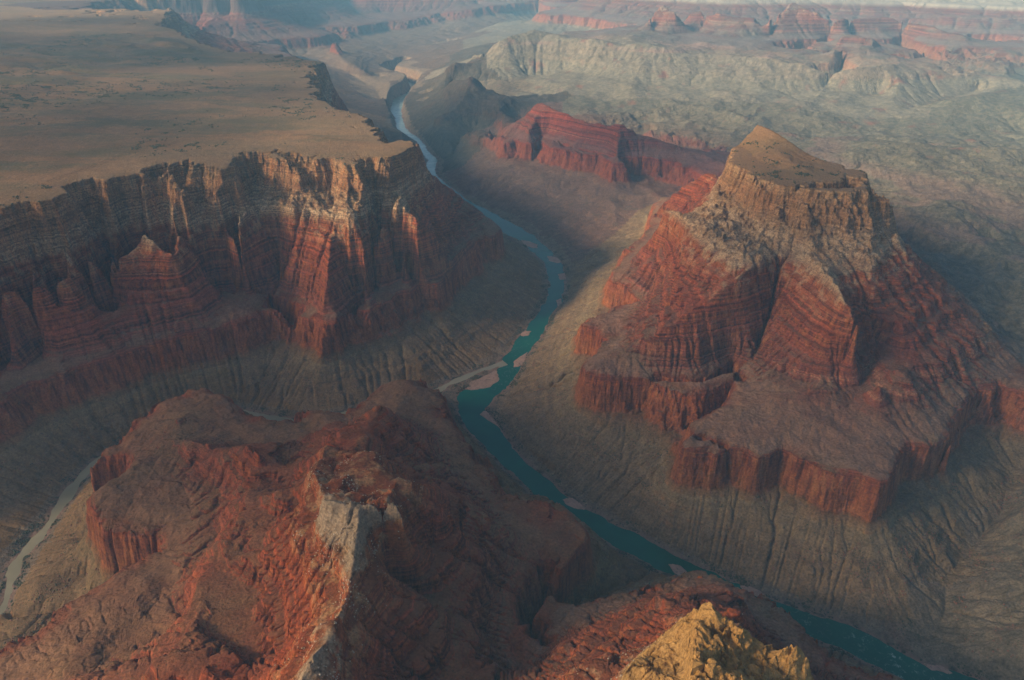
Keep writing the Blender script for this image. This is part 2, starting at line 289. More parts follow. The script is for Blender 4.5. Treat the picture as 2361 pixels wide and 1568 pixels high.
def course(a, b=None, hw=None, n=260):
    if b is None:
        P = np.array([ground(u, v, 0) for u, v in a]); Wd = np.full(len(P), hw, float)
    else:
        A = np.array([ground(u, v, 0) for u, v in a]); B = np.array([ground(u, v, 0) for u, v in b])
        def rs(P, m):
            d = np.r_[0, np.cumsum(np.hypot(*np.diff(P, axis=0).T))]; t = np.linspace(0, d[-1], m)
            return np.c_[np.interp(t, d, P[:, 0]), np.interp(t, d, P[:, 1])]
        m = min(len(A), len(B))
        if len(A) != len(B):
            A, B = rs(A, 80), rs(B, 80)
        # project each B on the dense A for a true width
        P = (A + B) / 2
        Bd = rs(B, 1500); Ad = rs(A, 1500)
        wa = np.array([np.min(np.hypot(*(Ad - p).T)) for p in P]); wb = np.array([np.min(np.hypot(*(Bd - p).T)) for p in P])
        P = P; Wd = (wa + wb) / 2
    d = np.r_[0, np.cumsum(np.hypot(*np.diff(P, axis=0).T))]; t = np.linspace(0, d[-1], n)
    X = np.interp(t, d, P[:, 0]); Y = np.interp(t, d, P[:, 1]); Wv = np.interp(t, d, Wd)
    for k in range(3):
        X[1:-1] = (X[:-2] + 2 * X[1:-1] + X[2:]) / 4; Y[1:-1] = (Y[:-2] + 2 * Y[1:-1] + Y[2:]) / 4
    return np.c_[X, Y], Wv
riv, riv_w = course(RIV_L, RIV_R, n=330)
lcr, lcr_w = course(LCR, hw=20.0, n=260)
log('river half widths', riv_w.min(), riv_w.max())

def dist_course(X, Y, C, Wv, reach):
    """distance to the bank (negative in the water)"""
    D = np.full(X.shape, 1e9, np.float32)
    R = np.hypot(X, Y)
    for i in range(len(C) - 1):
        a, b = C[i], C[i + 1]; ln_ = max(1e-6, float(np.hypot(*(b - a))))
        lo, hi = np.minimum(a, b) - reach, np.maximum(a, b) + reach
        m = (X > lo[0]) & (X < hi[0]) & (Y > lo[1]) & (Y < hi[1])
        if not m.any(): continue
        px, py = X[m] - a[0], Y[m] - a[1]
        t = np.clip((px * (b[0] - a[0]) + py * (b[1] - a[1])) / ln_ ** 2, 0, 1)
        d = np.hypot(px - t * (b[0] - a[0]), py - t * (b[1] - a[1])) - (Wv[i] + t * (Wv[i + 1] - Wv[i]))
        D[m] = np.minimum(D[m], d)
    return D

# ------------------------------------------------------------------ log-polar survey grid
AZ = math.radians(53.0); RMIN, RMAX = 640.0, 30000.0
DA = 0.0019
NA = int(2 * AZ / DA); NR = int(math.log(RMAX / RMIN) / DA)
NA -= NA % 16; NR -= NR % 16
az = (np.arange(NA) + 0.5) * DA - NA * DA / 2
lr = math.log(RMIN) + (np.arange(NR) + 0.5) * DA
log('grid', NR, NA)
RR = np.exp(lr)[:, None] * np.ones(NA)[None]
GX = RR * np.sin(az)[None]; GY = RR * np.cos(az)[None]
def cell(x, y):
    r = math.hypot(x, y)
    return (math.log(r) - math.log(RMIN)) / DA - 0.5, (math.atan2(x, y) + NA * DA / 2) / DA - 0.5

con = np.zeros((NR, NA), np.float32); cw = np.zeros((NR, NA), np.float32)
TAGS = ['floor', 'plateau', 'palisade', 'hill', 'red_butte', 'great_butte', 'right_slope', 'bench', 'far_slope', 'far_buttes', 'far_rim', 'near_ridge', 'near_crag']
seedlab = np.full((NR, NA), -1, np.int16)
def put(i, j, s, t):
    i = int(round(i)); j = int(round(j))
    if 0 <= i < NR and 0 <= j < NA:
        con[i, j] += s; cw[i, j] += 1; seedlab[i, j] = t
for tag, pts in L:
    t = TAGS.index(tag)
    for a, b in zip(pts[:-1], pts[1:]):
        n = int(max(abs(c - d) for c, d in zip(cell(a[0], a[1]), cell(b[0], b[1])))) + 2
        n = min(n, 4000)
        for k in range(n + 1):
            f = k / n
            x, y, z = a[0] + (b[0] - a[0]) * f, a[1] + (b[1] - a[1]) * f, a[2] + (b[2] - a[2]) * f
            i, j = cell(x, y)
            zz_ = z - float(lift(np.float64(x), np.float64(y)))
            put(i, j, float(np.interp(zz_, ZS, SS) if tag in SOFT else stage_of(zz_)) if z > 60 else z / 0.6, t)
fix = cw > 0
con[fix] /= cw[fix]
dR = dist_course(GX, GY, riv, riv_w, 700.0)
dL = dist_course(GX, GY, lcr, lcr_w, 400.0)
water = (dR < 4) | (dL < 2)
con[water] = 0; fix |= water; seedlab[water] = 0
log('constraints', int(fix.sum()))

# membrane through the surveyed lines, coarse to fine
def solve(con, fix):
    lev = [(con, fix)]
    while min(lev[-1][0].shape) > 70 and len(lev) < 5:
        c, f = lev[-1]
        h, w = c.shape[0] // 2, c.shape[1] // 2
        c4 = (c * f)[:2 * h, :2 * w].reshape(h, 2, w, 2).sum((1, 3)); f4 = f[:2 * h, :2 * w].astype(np.float32).reshape(h, 2, w, 2).sum((1, 3))
        lev.append((np.where(f4 > 0, c4 / np.maximum(f4, 1), 0).astype(np.float32), f4 > 0))
    S = None
    for li in range(len(lev) - 1, -1, -1):
        c, f = lev[li]
        if S is None: S = np.full(c.shape, float(c[f].mean()), np.float32); it = 3000
        else:
            S = np.repeat(np.repeat(S, 2, 0), 2, 1); S = np.pad(S, ((0, c.shape[0] - S.shape[0]), (0, c.shape[1] - S.shape[1])), 'edge'); it = (0, 25, 100, 250, 500)[li] or 25
        for k in range(it):
            P = np.pad(S, 1, 'edge')
            N = (P[:-2, 1:-1] + P[2:, 1:-1] + P[1:-1, :-2] + P[1:-1, 2:]) * 0.25
            S = np.where(f, c, N)
    return S
S = solve(con, fix)
log('membrane')
# which landform owns each cell: nearest surveyed line (labels grow outwards)
lab = seedlab[::2, ::2].copy()
for di in (0, 1):
    for dj in (0, 1):
        q = seedlab[di::2, dj::2]; lab = np.where(lab < 0, q, lab)
lab = np.where(lab == 0, -1, lab)
for k in range(900):
    m = lab < 0
    if not m.any(): break
    P = np.pad(lab, 1, constant_values=-1)
    for sl in ((P[:-2, 1:-1]), (P[2:, 1:-1]), (P[1:-1, :-2]), (P[1:-1, 2:])):
        lab = np.where((lab < 0) & (sl >= 0), sl, lab)
LAB = np.repeat(np.repeat(lab, 2, 0), 2, 1)
soft = np.isin(lab, [TAGS.index(t) for t in SOFT if t != 'floor']).astype(np.float32)
for k in range(3):
    for ax in (0, 1):
        c_ = np.cumsum(np.pad(soft, [(13, 12) if a_ == ax else (0, 0) for a_ in (0, 1)], 'edge'), axis=ax)
        soft = (np.take(c_, range(25, c_.shape[ax]), ax) - np.take(c_, range(0, c_.shape[ax] - 25), ax)) / 25
soft = np.repeat(np.repeat(soft, 2, 0), 2, 1).astype(np.float32)
def land(s, sf): return elev_of(s) * (1 - sf) + np.interp(s, SS, ZS) * sf
log('labels')

# ------------------------------------------------------------------ carving by running water (stage space)
def carve(S, R, X, Y, fixed, passes, KT, A0, seed, diff=0.10, lim=None, gul=0.0):
    h, w = S.shape
    KT = KT * ((1 - 0.35 * sstep(5500, 11000, R)) * (1 + gul * (S < 340) * (R < 9000))).ravel()
    dx = (R * (DA * RR.shape[1] / w)).astype(np.float32).ravel()
    idx = np.arange(h * w).reshape(h, w)
    rng = np.random.default_rng(seed)
    offs = [(-1, -1), (-1, 0), (-1, 1), (0, -1), (0, 1), (1, -1), (1, 0), (1, 1)]
    area0 = (dx.astype(np.float64) ** 2)
    fx = fixed.ravel()
    H = S.astype(np.float64)
    S0 = H.copy()
    for p in range(passes):
        P = np.pad(H, 1, constant_values=1e9)
        best = np.full((h, w), -1e9); rec = idx.copy()
        J = rng.random((h, w)) * 0.25 + 0.875
        for k, (a, b) in enumerate(offs):
            nb = P[1 + a:1 + a + h, 1 + b:1 + b + w]
            sl = (H - nb) / (1.41421 if a and b else 1.0)
            sl = sl * (J if k % 2 else 1.0)
            m = sl > best
            best = np.where(m, sl, best)
            ii = np.clip(idx + a * w + b, 0, h * w - 1)
            rec = np.where(m & (sl > 0), ii, rec)
        rec = rec.ravel()
        order = np.argsort(H.ravel(), kind='stable')
        ol = order.tolist(); rl = rec.tolist()
        A = area0.tolist()
        for i in reversed(ol):
            r = rl[i]
            if r != i: A[r] += A[i]
        A = np.array(A)
        F = KT / passes * np.sqrt(np.maximum(A - A0, 0)) / dx
        F[fx] = 0
        hh_ = H.ravel(); F = F * (1 - 0.72 * ((hh_ > 325) & (hh_ < 425)) - 0.5 * ((hh_ > 1040) & (hh_ < 1150)))
        F = np.minimum(F, 6.0)
        Fl = F.tolist(); Hl = H.ravel().tolist()
        for i in ol:
            r = rl[i]
            if r != i:
                f = Fl[i]
                if f > 0: Hl[i] = (Hl[i] + f * Hl[r]) / (1 + f)
        H = np.array(Hl).reshape(h, w)
        if lim is not None: H = np.maximum(H, S0 - lim)
        P = np.pad(H, 1, 'edge')
        N = (P[:-2, 1:-1] + P[2:, 1:-1] + P[1:-1, :-2] + P[1:-1, 2:]) * 0.25
        H = np.where(fixed, H, H + diff * (N - H))
    return H.astype(np.float32), A.reshape(h, w).astype(np.float32)
def down2(a): h, w = a.shape; return a.reshape(h // 2, 2, w // 2, 2).mean((1, 3))
def up2(a):
    h, w = a.shape
    yi = (np.arange(2 * h) - 0.5) / 2; xi = (np.arange(2 * w) - 0.5) / 2
    y0 = np.clip(np.floor(yi).astype(int), 0, h - 2); fy = np.clip(yi - y0, 0, 1)[:, None].astype(np.float32)
    x0 = np.clip(np.floor(xi).astype(int), 0, w - 2); fx = np.clip(xi - x0, 0, 1)[None].astype(np.float32)
    b = a[y0] * (1 - fy) + a[y0 + 1] * fy
    return b[:, x0] * (1 - fx) + b[:, x0 + 1] * fx
far = sstep(6000, 14000, RR)
nearw = 1 - np.exp(-np.maximum(np.minimum(dR, dL), 0) / 120.0)
big = fbm(GX, GY, 900, 3, 5) * 22 * (1 + 0.3 * far) + fbm(GX, GY, 260, 5, 2) * 16 * (1 + 0.6 * far)
def region(tags):
    m = np.isin(lab, [TAGS.index(t) for t in tags]).astype(np.float32)
    for ax in (0, 1):
        c_ = np.cumsum(np.pad(m, [(13, 12) if a_ == ax else (0, 0) for a_ in (0, 1)], 'edge'), axis=ax)
        m = (np.take(c_, range(25, c_.shape[ax]), ax) - np.take(c_, range(0, c_.shape[ax] - 25), ax)) / 25
    return np.repeat(np.repeat(m, 2, 0), 2, 1)
calm = 1 - 0.62 * region(['great_butte']) - 0.75 * region(['near_crag']) - 0.3 * region(['near_ridge'])
nrid = region(['near_ridge', 'near_crag'])
big = big + nrid * (fbm(GX, GY, 330, 2, 59, ridged=True) * 40 + fbm(GX, GY, 130, 2, 60, ridged=True) * 9) * sstep(430, 560, S) * (1 - sstep(850, 960, S))
big = big * (1 - 0.45 * sstep(900, 1020, S) * (1 - calm))
big = big + fbm(GX, GY, 190, 3, 55, ridged=True) * 15 * sstep(430, 520, S) * (1 - sstep(930, 1000, S)) * (1 - far)
big = big + (fbm(GX, GY, 150, 3, 58) * 15 + fbm(GX, GY, 420, 2, 63, ridged=True) * 16) * sstep(40, 110, S) * (1 - sstep(300, 335, S)) * (1 - far)
big = big + soft * (fbm(GX, GY, 1100, 4, 56, ridged=True) * 55 * (0.3 + 0.7 * far) + fbm(GX, GY, 320, 3, 57, ridged=True) * 13)
# deep bays and buttresses along the cap rock and the top of the red wall
cliffw = sstep(880, 1040, S) * (1 - sstep(1170, 1260, S)) + 0.6 * sstep(280, 350, S) * (1 - sstep(430, 560, S))
big = big + cliffw * calm * (0.22 + 0.78 * sstep(1700, 2700, RR)) * (fbm(GX, GY, 230, 2, 51, ridged=True) * 52 + fbm(GX, GY, 90, 2, 52, ridged=True) * 13) * (1 - 0.5 * far)
top = sstep(1200, 1350, S)
S1 = S + big * nearw * (1 - 0.2 * top)
S2 = down2(S1); f2 = down2(water.astype(np.float32)) > 0.5
R2, X2, Y2 = down2(RR), down2(GX), down2(GY)
S2 = S2.astype(np.float32)
c2 = S2.copy()
nf = fbm(X2, Y2, 60, 3, 9) * 5 * down2(nearw)
lim2 = (90 + 60 * down2(far)) 
S2c, A2 = carve(S2 + nf, R2, X2, Y2, f2, 14, 0.30, 400.0, 3, diff=0.10, lim=lim2, gul=-0.35)
log('carve coarse')
S3 = up2(S2c - S2) + S1
S3 = S3 + fbm(GX, GY, 24, 2, 21) * (0.9 + 2.4 * sstep(1500, 2800, RR)) * nearw
S4, A4 = carve(S3, RR, GX, GY, water, 5, 0.20, 30.0, 4, diff=0.05, gul=-0.45)
log('carve fine')
del S1, S2, S3, c2

# ------------------------------------------------------------------ render sheet: rows follow the shape of the ground
def sample(F, r, a):
    fi = (np.log(r) - math.log(RMIN)) / DA - 0.5; fj = (a + NA * DA / 2) / DA - 0.5
    i0 = np.clip(np.floor(fi).astype(np.int32), 0, NR - 2); j0 = np.clip(np.floor(fj).astype(np.int32), 0, NA - 2)
    ti = np.clip(fi - i0, 0, 1).astype(np.float32); tj = np.clip(fj - j0, 0, 1).astype(np.float32)
    return (F[i0, j0] * (1 - ti) + F[i0 + 1, j0] * ti) * (1 - tj) + (F[i0, j0 + 1] * (1 - ti) + F[i0 + 1, j0 + 1] * ti) * tj
QUAL = float(os.environ.get('TERRAIN_Q', '1'))
NC = int(1500 * QUAL); NROW = int(2000 * QUAL)
ma = np.linspace(-AZ + 0.01, AZ - 0.01, NC)
LIFT = lift(GX, GY)
def jointed(S, X, Y, far_):
    """vertical joints and small buttresses: they push the cliff line in and out"""
    w = sstep(333, 360, S) * (1 - sstep(400, 430, S)) + sstep(985, 1020, S) * (1 - sstep(1140, 1165, S))
    k = 1 - 0.3 * far_
    wx = fbm(X, Y, 55, 2, 81) * 16; wy = fbm(X, Y, 55, 2, 82) * 16
    def blocks(a, size, seed):
        c, s_ = math.cos(a), math.sin(a)
        u = np.floor(((X + wx) * c - (Y + wy) * s_) / size).astype(np.int64) & 511; v = np.floor(((X + wx) * s_ + (Y + wy) * c) / (size * 1.4)).astype(np.int64) & 511
        return _tab[(u + seed) & 511, v]
    j = fbm(X, Y, 85, 2, 31) * 7 + blocks(0.5, 44, 3) * 5.5 + blocks(1.1, 21, 9) * 3.5 + blocks(0.2, 11, 17) * 1.6
    j2 = fbm(X, Y, 14, 2, 35) * 1.6
    hi = sstep(985, 1015, S) * (1 - sstep(1140, 1175, S))
    j3 = (0.35 + 0.65 * sstep(1700, 2700, np.hypot(X, Y))) * (fbm(X, Y, 48, 3, 37, ridged=True) * 9 + fbm(X, Y, 17, 2, 38, ridged=True) * 4) * hi * (1 - 0.5 * far_)
    sup = sstep(425, 450, S) * (1 - sstep(960, 985, S))
    return S + w * j * k + j2 * (0.4 + 0.6 * w) + j3 + sup * (blocks(0.9, 26, 5) * 3.0 + blocks(0.3, 12, 7) * 1.5)
Zc = land(jointed(S4, GX, GY, far), soft) + LIFT
dz = np.abs(np.diff(Zc, axis=0, prepend=Zc[:1]))
dr = RR * DA
wgt = np.sqrt(dr ** 2 + dz ** 2) / (RR + 0) + 0.25 * DA
k = 41
cs = np.cumsum(np.pad(wgt, ((0, 0), (k // 2 + 1, k // 2)), 'edge'), axis=1); wgt = (cs[:, k:] - cs[:, :-k]) / k
cum = np.cumsum(wgt, axis=0)
rows = np.empty((NROW, NC), np.float64)
for j in range(NC):
    fj = (ma[j] + NA * DA / 2) / DA - 0.5
    j0 = int(min(max(math.floor(fj), 0), NA - 2)); t = min(max(fj - j0, 0), 1)
    c = cum[:, j0] * (1 - t) + cum[:, j0 + 1] * t
    rows[:, j] = np.interp(np.linspace(c[2], c[-3], NROW), c, lr)
MR = np.exp(rows); MA = np.broadcast_to(ma[None], MR.shape)
MX = MR * np.sin(MA); MY = MR * np.cos(MA)
Sm = sample(S4, MR, MA); Fm = sample(far.astype(np.float32), MR, MA)
Sf = sample(soft, MR, MA)
MZ = land(jointed(Sm, MX, MY, Fm), Sf) + lift(MX, MY)
mdR = dist_course(MX, MY, riv, riv_w, 160.0); mdL = dist_course(MX, MY, lcr, lcr_w, 120.0)
wob = fbm(MX, MY, 90, 4, 41) * 13
eR = mdR + wob * 1.0; eL = mdL + wob * 0.9
def shore(Z, e, depth, reach):
    zs = np.where(e < 0, np.maximum(e * 0.25, -depth), np.maximum(e * 0.10, 0.0) + 0.3)
    t = sstep(0, reach, e)
    return np.where(e < reach, zs * (1 - t) + np.maximum(Z, zs) * t, Z)
MZ = shore(MZ, eR, 6.0, 70.0)
MZ = np.where(eR > 0, shore(MZ, eL, 3.0, 40.0), MZ)
pl = sstep(1300, 1450, Sm)
MZ = MZ + pl * (1 + 1.8 * sstep(5500, 10000, MR)) * (fbm(MX, MY, 420, 4, 91) * 5.0 - np.maximum(fbm(MX * 0.5, MY, 520, 3, 92, ridged=True) - 0.55, 0) * 16)
MZ = MZ.astype(np.float64)
log('sheet', MZ.min(), MZ.max())
Alog = np.log10(np.maximum(sample(A4, MR, MA), 1.0)).astype(np.float32)
Mlab = LAB[np.clip(((rows - math.log(RMIN)) / DA).astype(int), 0, NR - 1), np.clip(((MA + NA * DA / 2) / DA).astype(int), 0, NA - 1)]
Mlab = np.where((Sm < 28) & (MR < 9000), 0, Mlab)
Mlab = np.where((Sm < 20), 0, Mlab)
# true normals
co = np.stack([MX, MY, MZ], -1)
du = np.gradient(co, axis=0); dv = np.gradient(co, axis=1)
NN = np.cross(dv, du); NN /= np.linalg.norm(NN, axis=-1, keepdims=True) + 1e-12
NN *= np.sign(NN[..., 2:3] + 1e-9)

# ------------------------------------------------------------------ materials
def newmat(name):
    m = bpy.data.materials.new(name); m.use_nodes = True; nt = m.node_tree
    for n in list(nt.nodes): nt.nodes.remove(n)
    return m, nt
class NT:
    def __init__(s, nt): s.nt = nt
    def n(s, kind, **kw):
        nd = s.nt.nodes.new(kind)
        for k, v in kw.items():
            if k.startswith('i_'):
                nd.inputs[k[2:].replace('_', ' ')].default_value = v
            else: setattr(nd, k, v)
        return nd
    def l(s, a, b): s.nt.links.new(a, b)
    def math(s, op, a, b=None, c=None, clamp=False):
        nd = s.n('ShaderNodeMath', operation=op, use_clamp=clamp)
        for i, v in enumerate((a, b, c)):
            if v is None: continue
            if isinstance(v, (int, float)): nd.inputs[i].default_value = v
            else: s.l(v, nd.inputs[i])
        return nd.outputs[0]
    def mix(s, f, a, b, mode='MIX'):
        nd = s.n('ShaderNodeMix', data_type='RGBA', blend_type=mode)
        for sock, v in ((nd.inputs[0], f), (nd.inputs[6], a), (nd.inputs[7], b)):
            if isinstance(v, (int, float)): sock.default_value = v
            elif isinstance(v, tuple): sock.default_value = v + (1.0,) if len(v) == 3 else v
            else: s.l(v, sock)
        return nd.outputs[2]
    def noise(s, vec, scale, det=6, rough=0.6, out=0, dist=0.0):
        nd = s.n('ShaderNodeTexNoise'); nd.inputs['Scale'].default_value = scale; nd.inputs['Detail'].default_value = det
        nd.inputs['Roughness'].default_value = rough; nd.inputs['Distortion'].default_value = dist
        s.l(vec, nd.inputs['Vector']); return nd.outputs[out]
    def ramp(s, f, stops, interp='LINEAR'):
        nd = s.n('ShaderNodeValToRGB'); cr = nd.color_ramp; cr.interpolation = interp
        while len(cr.elements) < len(stops): cr.elements.new(0.5)
        for e, (p, c) in zip(cr.elements, stops):
            e.position = p; e.color = (c + (1.0,)) if len(c) == 3 else c
        s.l(f, nd.inputs[0]); return nd.outputs[0]
    def maprange(s, v, a, b, c=0.0, d=1.0):
        nd = s.n('ShaderNodeMapRange'); s.l(v, nd.inputs[0])
        for i, x in enumerate((a, b, c, d)): nd.inputs[i + 1].default_value = x
        return nd.outputs[0]

def rock_material(name='canyon_rock', tint=(1, 1, 1), cap=None, capamt=0.0, capz=(770, 810), capn=0.0, blkamt=0.65, bump=1.0):
    m, nt = newmat(name); g = NT(nt)
    out = g.n('ShaderNodeOutputMaterial'); bs = g.n('ShaderNodeBsdfPrincipled'); g.l(bs.outputs[0], out.inputs[0])
    bs.inputs['Roughness'].default_value = 0.95; bs.inputs['Specular IOR Level'].default_value = 0.12
    geo = g.n('ShaderNodeNewGeometry'); pos = geo.outputs['Position']
    sep = g.n('ShaderNodeSeparateXYZ'); g.l(pos, sep.inputs[0])
    at = g.n('ShaderNodeAttribute', attribute_name='layer'); layer = at.outputs['Fac']
    af = g.n('ShaderNodeAttribute', attribute_name='drain'); drain = af.outputs['Fac']
    aw = g.n('ShaderNodeAttribute', attribute_name='shore'); shorev = aw.outputs['Fac']
    nrm = g.n('ShaderNodeSeparateXYZ'); g.l(geo.outputs['Normal'], nrm.inputs[0]); nz = g.math('ABSOLUTE', nrm.outputs[2])
    n1 = g.noise(pos, 0.004, 5); n2 = g.noise(pos, 0.02, 6, 0.65); n3 = g.noise(pos, 0.12, 5, 0.7)
    # layers, bent a little
    wob = g.math('ADD', g.math('MULTIPLY', g.math('SUBTRACT', n1, 0.5), 70.0), g.math('MULTIPLY', g.math('SUBTRACT', n2, 0.5), 46.0))
    lz = g.math('ADD', layer, wob)
    t = g.math('DIVIDE', lz, 1300.0)
    def S_(z): return z / 1300.0
    col = g.ramp(t, [(S_(0), (.135, .100, .066)), (S_(90), (.145, .110, .074)), (S_(165), (.172, .140, .090)), (S_(200), (.150, .085, .045)),
                     (S_(215), (.210, .075, .036)), (S_(365), (.190, .052, .028)), (S_(400), (.140, .050, .035)), (S_(520), (.155, .045, .028)),
                     (S_(640), (.190, .048, .024)), (S_(770), (.200, .062, .030)), (S_(810), (.30, .24, .175)), (S_(880), (.29, .225, .155)),
                     (S_(925), (.20, .125, .075)), (S_(1000), (.24, .155, .09)), (S_(1050), (.22, .16, .10)), (S_(1075), (.155, .115, .075)), (1.0, (.15, .12, .08))])
    # fine bedding
    bz = g.n('ShaderNodeCombineXYZ'); g.l(g.math('MULTIPLY', sep.outputs[0], 0.004), bz.inputs[0]); g.l(g.math('MULTIPLY', sep.outputs[1], 0.004), bz.inputs[1]); g.l(g.math('ADD', layer, g.math('MULTIPLY', wob, 0.25)), bz.inputs[2])
    bed = g.noise(bz.outputs[0], 0.11, 3, 0.7)
    bedw = g.math('MULTIPLY', g.maprange(layer, 330, 400), 1.0)
    bedf = g.maprange(bed, 0.38, 0.64, 0.45, 1.65)
    bedf = g.math('ADD', g.math('MULTIPLY', g.math('SUBTRACT', bedf, 1.0), g.math('MULTIPLY_ADD', bedw, 0.75, 0.25)), 1.0)
    flat = g.maprange(nz, 0.72, 0.93)
    bedf = g.mix(g.math('MULTIPLY', flat, 0.6), bedf, (1.0, 1.0, 1.0))
    col = g.mix(1.0, col, bedf, 'MULTIPLY')
    # pale ledges
    bed2 = g.noise(bz.outputs[0], 0.045, 2, 0.5)
    pale = g.math('MULTIPLY', g.maprange(bed2, 0.63, 0.67), g.math('MULTIPLY', g.maprange(layer, 400, 430), g.maprange(layer, 790, 760)))
    pale = g.math('MULTIPLY', pale, g.maprange(n3, 0.35, 0.6))
    col = g.mix(g.math('MULTIPLY', pale, 0.6), col, (.36, .22, .13))
    # grey scree on gentle ground of the lower slopes and of the tops
    scree_c = g.mix(g.maprange(n2, 0.35, 0.65), (.135, .095, .064), (.155, .118, .082))
    sm = g.math('MULTIPLY', g.maprange(nz, 0.62, 0.86), g.maprange(n1, 0.3, 0.62))
    sm = g.math('MULTIPLY', sm, g.maprange(layer, 760, 420, 0.25, 0.85))
    col = g.mix(sm, col, scree_c)
    # rubble shed from the white band over the red beds
    rub = g.math('MULTIPLY', g.math('MULTIPLY', g.maprange(layer, 640, 790), g.maprange(layer, 860, 800)), g.maprange(n2, 0.50, 0.60))
    col = g.mix(g.math('MULTIPLY', rub, 0.75), col, (.33, .25, .16))
    # desert varnish streaks on cliffs
    vs = g.n('ShaderNodeCombineXYZ'); g.l(sep.outputs[0], vs.inputs[0]); g.l(sep.outputs[1], vs.inputs[1]); g.l(g.math('MULTIPLY', sep.outputs[2], 0.08), vs.inputs[2])
    st = g.noise(vs.outputs[0], 0.045, 4, 0.65)
    steep = g.maprange(nz, 0.62, 0.30)
    stc = g.math('MULTIPLY', g.maprange(st, 0.42, 0.60), steep)
    col = g.mix(g.math('MULTIPLY', stc, 0.55), col, g.mix(g.maprange(n1, .4, .6), (.34, .125, .045), (.30, .15, .07)))
    std = g.math('MULTIPLY', g.maprange(st, 0.47, 0.34), steep)
    col = g.mix(g.math('MULTIPLY', std, 0.6), col, (.050, .035, .030))
    # washes: pale grit in gullies, scrub beside it
    dm = g.math('MULTIPLY', g.maprange(drain, 4.2, 5.4), g.maprange(nz, 0.75, 0.95))
    col = g.mix(g.math('MULTIPLY', dm, 0.35), col, (.21, .14, .10))
    # grit and bare ribs on the skirts below the cliffs
    rib = g.math('MULTIPLY', g.maprange(drain, 2.5, 3.6), g.math('MULTIPLY', g.maprange(layer, 230, 190), g.maprange(n2, 0.3, 0.6)))
    col = g.mix(g.math('MULTIPLY', rib, 0.35), col, (.26, .185, .105))
    stain = g.math('MULTIPLY', g.maprange(layer, 780, 815), g.maprange(g.noise(pos, 0.011, 6, 0.72), 0.47, 0.58))
    stain = g.math('MULTIPLY', stain, g.maprange(layer, 1065, 1050))
    col = g.mix(g.math('MULTIPLY', stain, 0.6), col, (.17, .085, .045))
    # crumbled, blocky pale rock
    blk = g.math('MULTIPLY', g.maprange(layer, 770, 800), g.maprange(layer, 1055, 1030))
    col = g.mix(g.math('MULTIPLY', g.math('MULTIPLY', blk, g.maprange(n3, 0.50, 0.36)), blkamt), col, (.075, .055, .040))
    # plateau scrub and grass
    topm = g.maprange(layer, 1058, 1072)
    sx = g.n('ShaderNodeMapping'); sx.inputs['Rotation'].default_value = (0, 0, math.radians(24)); sx.inputs['Scale'].default_value = (0.45, 1.5, 1.0); g.l(pos, sx.inputs[0])
    p1 = g.noise(sx.outputs[0], 0.0022, 6, 0.6, dist=0.6)
    pc = g.mix(g.maprange(p1, 0.44, 0.57), (.135, .090, .055), (.080, .070, .044))
    p2 = g.noise(sx.outputs[0], 0.006, 5, 0.6, dist=1.2)
    pc = g.mix(g.math('MULTIPLY', g.maprange(g.math('ABSOLUTE', g.math('SUBTRACT', p2, 0.5)), 0.022, 0.0), 0.6), pc, (.19, .13, .085))
    pc = g.mix(g.math('MULTIPLY', g.maprange(p1, 0.55, 0.66), g.maprange(n2, 0.4, 0.6)), pc, (.05, .06, .038))
    pc = g.mix(1.0, pc, g.maprange(g.noise(pos, 0.0012, 5, 0.65), 0.35, 0.65, 0.72, 1.30), 'MULTIPLY')
    pc = g.mix(g.math('MULTIPLY', g.maprange(g.noise(pos, 0.03, 5, 0.75), 0.50, 0.62), g.maprange(p1, 0.40, 0.58)), pc, (.060, .062, .040))
    col = g.mix(g.math('MULTIPLY', topm, 0.85), col, pc)
    # scattered shrubs as dark dots
    vo = g.n('ShaderNodeTexVoronoi'); vo.inputs['Scale'].default_value = 0.085; g.l(pos, vo.inputs['Vector'])
    dots = g.math('MULTIPLY', g.maprange(vo.outputs['Distance'], 0.30, 0.20), g.maprange(n2, 0.44, 0.58))
    dots = g.math('MULTIPLY', dots, g.maprange(nz, 0.7, 0.9))
    col = g.mix(g.math('MULTIPLY', dots, 0.55), col, (.040, .045, .028))
    # grey green badlands
    asf = g.n('ShaderNodeAttribute', attribute_name='soft')
    bad = g.mix(g.maprange(n2, 0.36, 0.64), (.095, .085, .058), (.150, .125, .085))
    bad = g.mix(g.maprange(n1, 0.60, 0.72), bad, (.16, .07, .045))
    col = g.mix(g.math('MULTIPLY', asf.outputs['Fac'], 0.92), col, bad)
    # pinkish benches on top of the red wall
    bench = g.math('MULTIPLY', g.math('MULTIPLY', g.maprange(layer, 376, 386), g.maprange(layer, 440, 405)), g.maprange(nz, 0.7, 0.88))
    col = g.mix(g.math('MULTIPLY', bench, 0.7), col, (.185, .115, .085))
    if cap is not None:
        cm_ = g.math('MULTIPLY', g.maprange(g.math('ADD', layer, g.math('MULTIPLY', g.math('SUBTRACT', n2, 0.5), capn)), capz[0], capz[1]), capamt)
        col = g.mix(cm_, col, g.mix(g.maprange(n2, 0.38, 0.62), cap, tuple(v * 0.68 for v in cap)))
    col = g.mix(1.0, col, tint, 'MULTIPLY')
    # mottling
    mot = g.math('MULTIPLY', g.maprange(n3, 0.3, 0.7, 0.55, 1.48), g.maprange(n2, 0.3, 0.7, 0.80, 1.22))
    col = g.mix(1.0, col, mot, 'MULTIPLY')
    # river bank sand and tamarisk
    bank = g.maprange(shorev, 26, 8)
    bn = g.noise(pos, 0.018, 4, 0.6)
    bc = g.mix(g.maprange(bn, 0.52, 0.60), (.20, .13, .095), (.055, .052, .035))
    col = g.mix(g.math('MULTIPLY', bank, g.maprange(n2, 0.30, 0.42)), col, bc)
    g.l(col, bs.inputs['Base Color'])
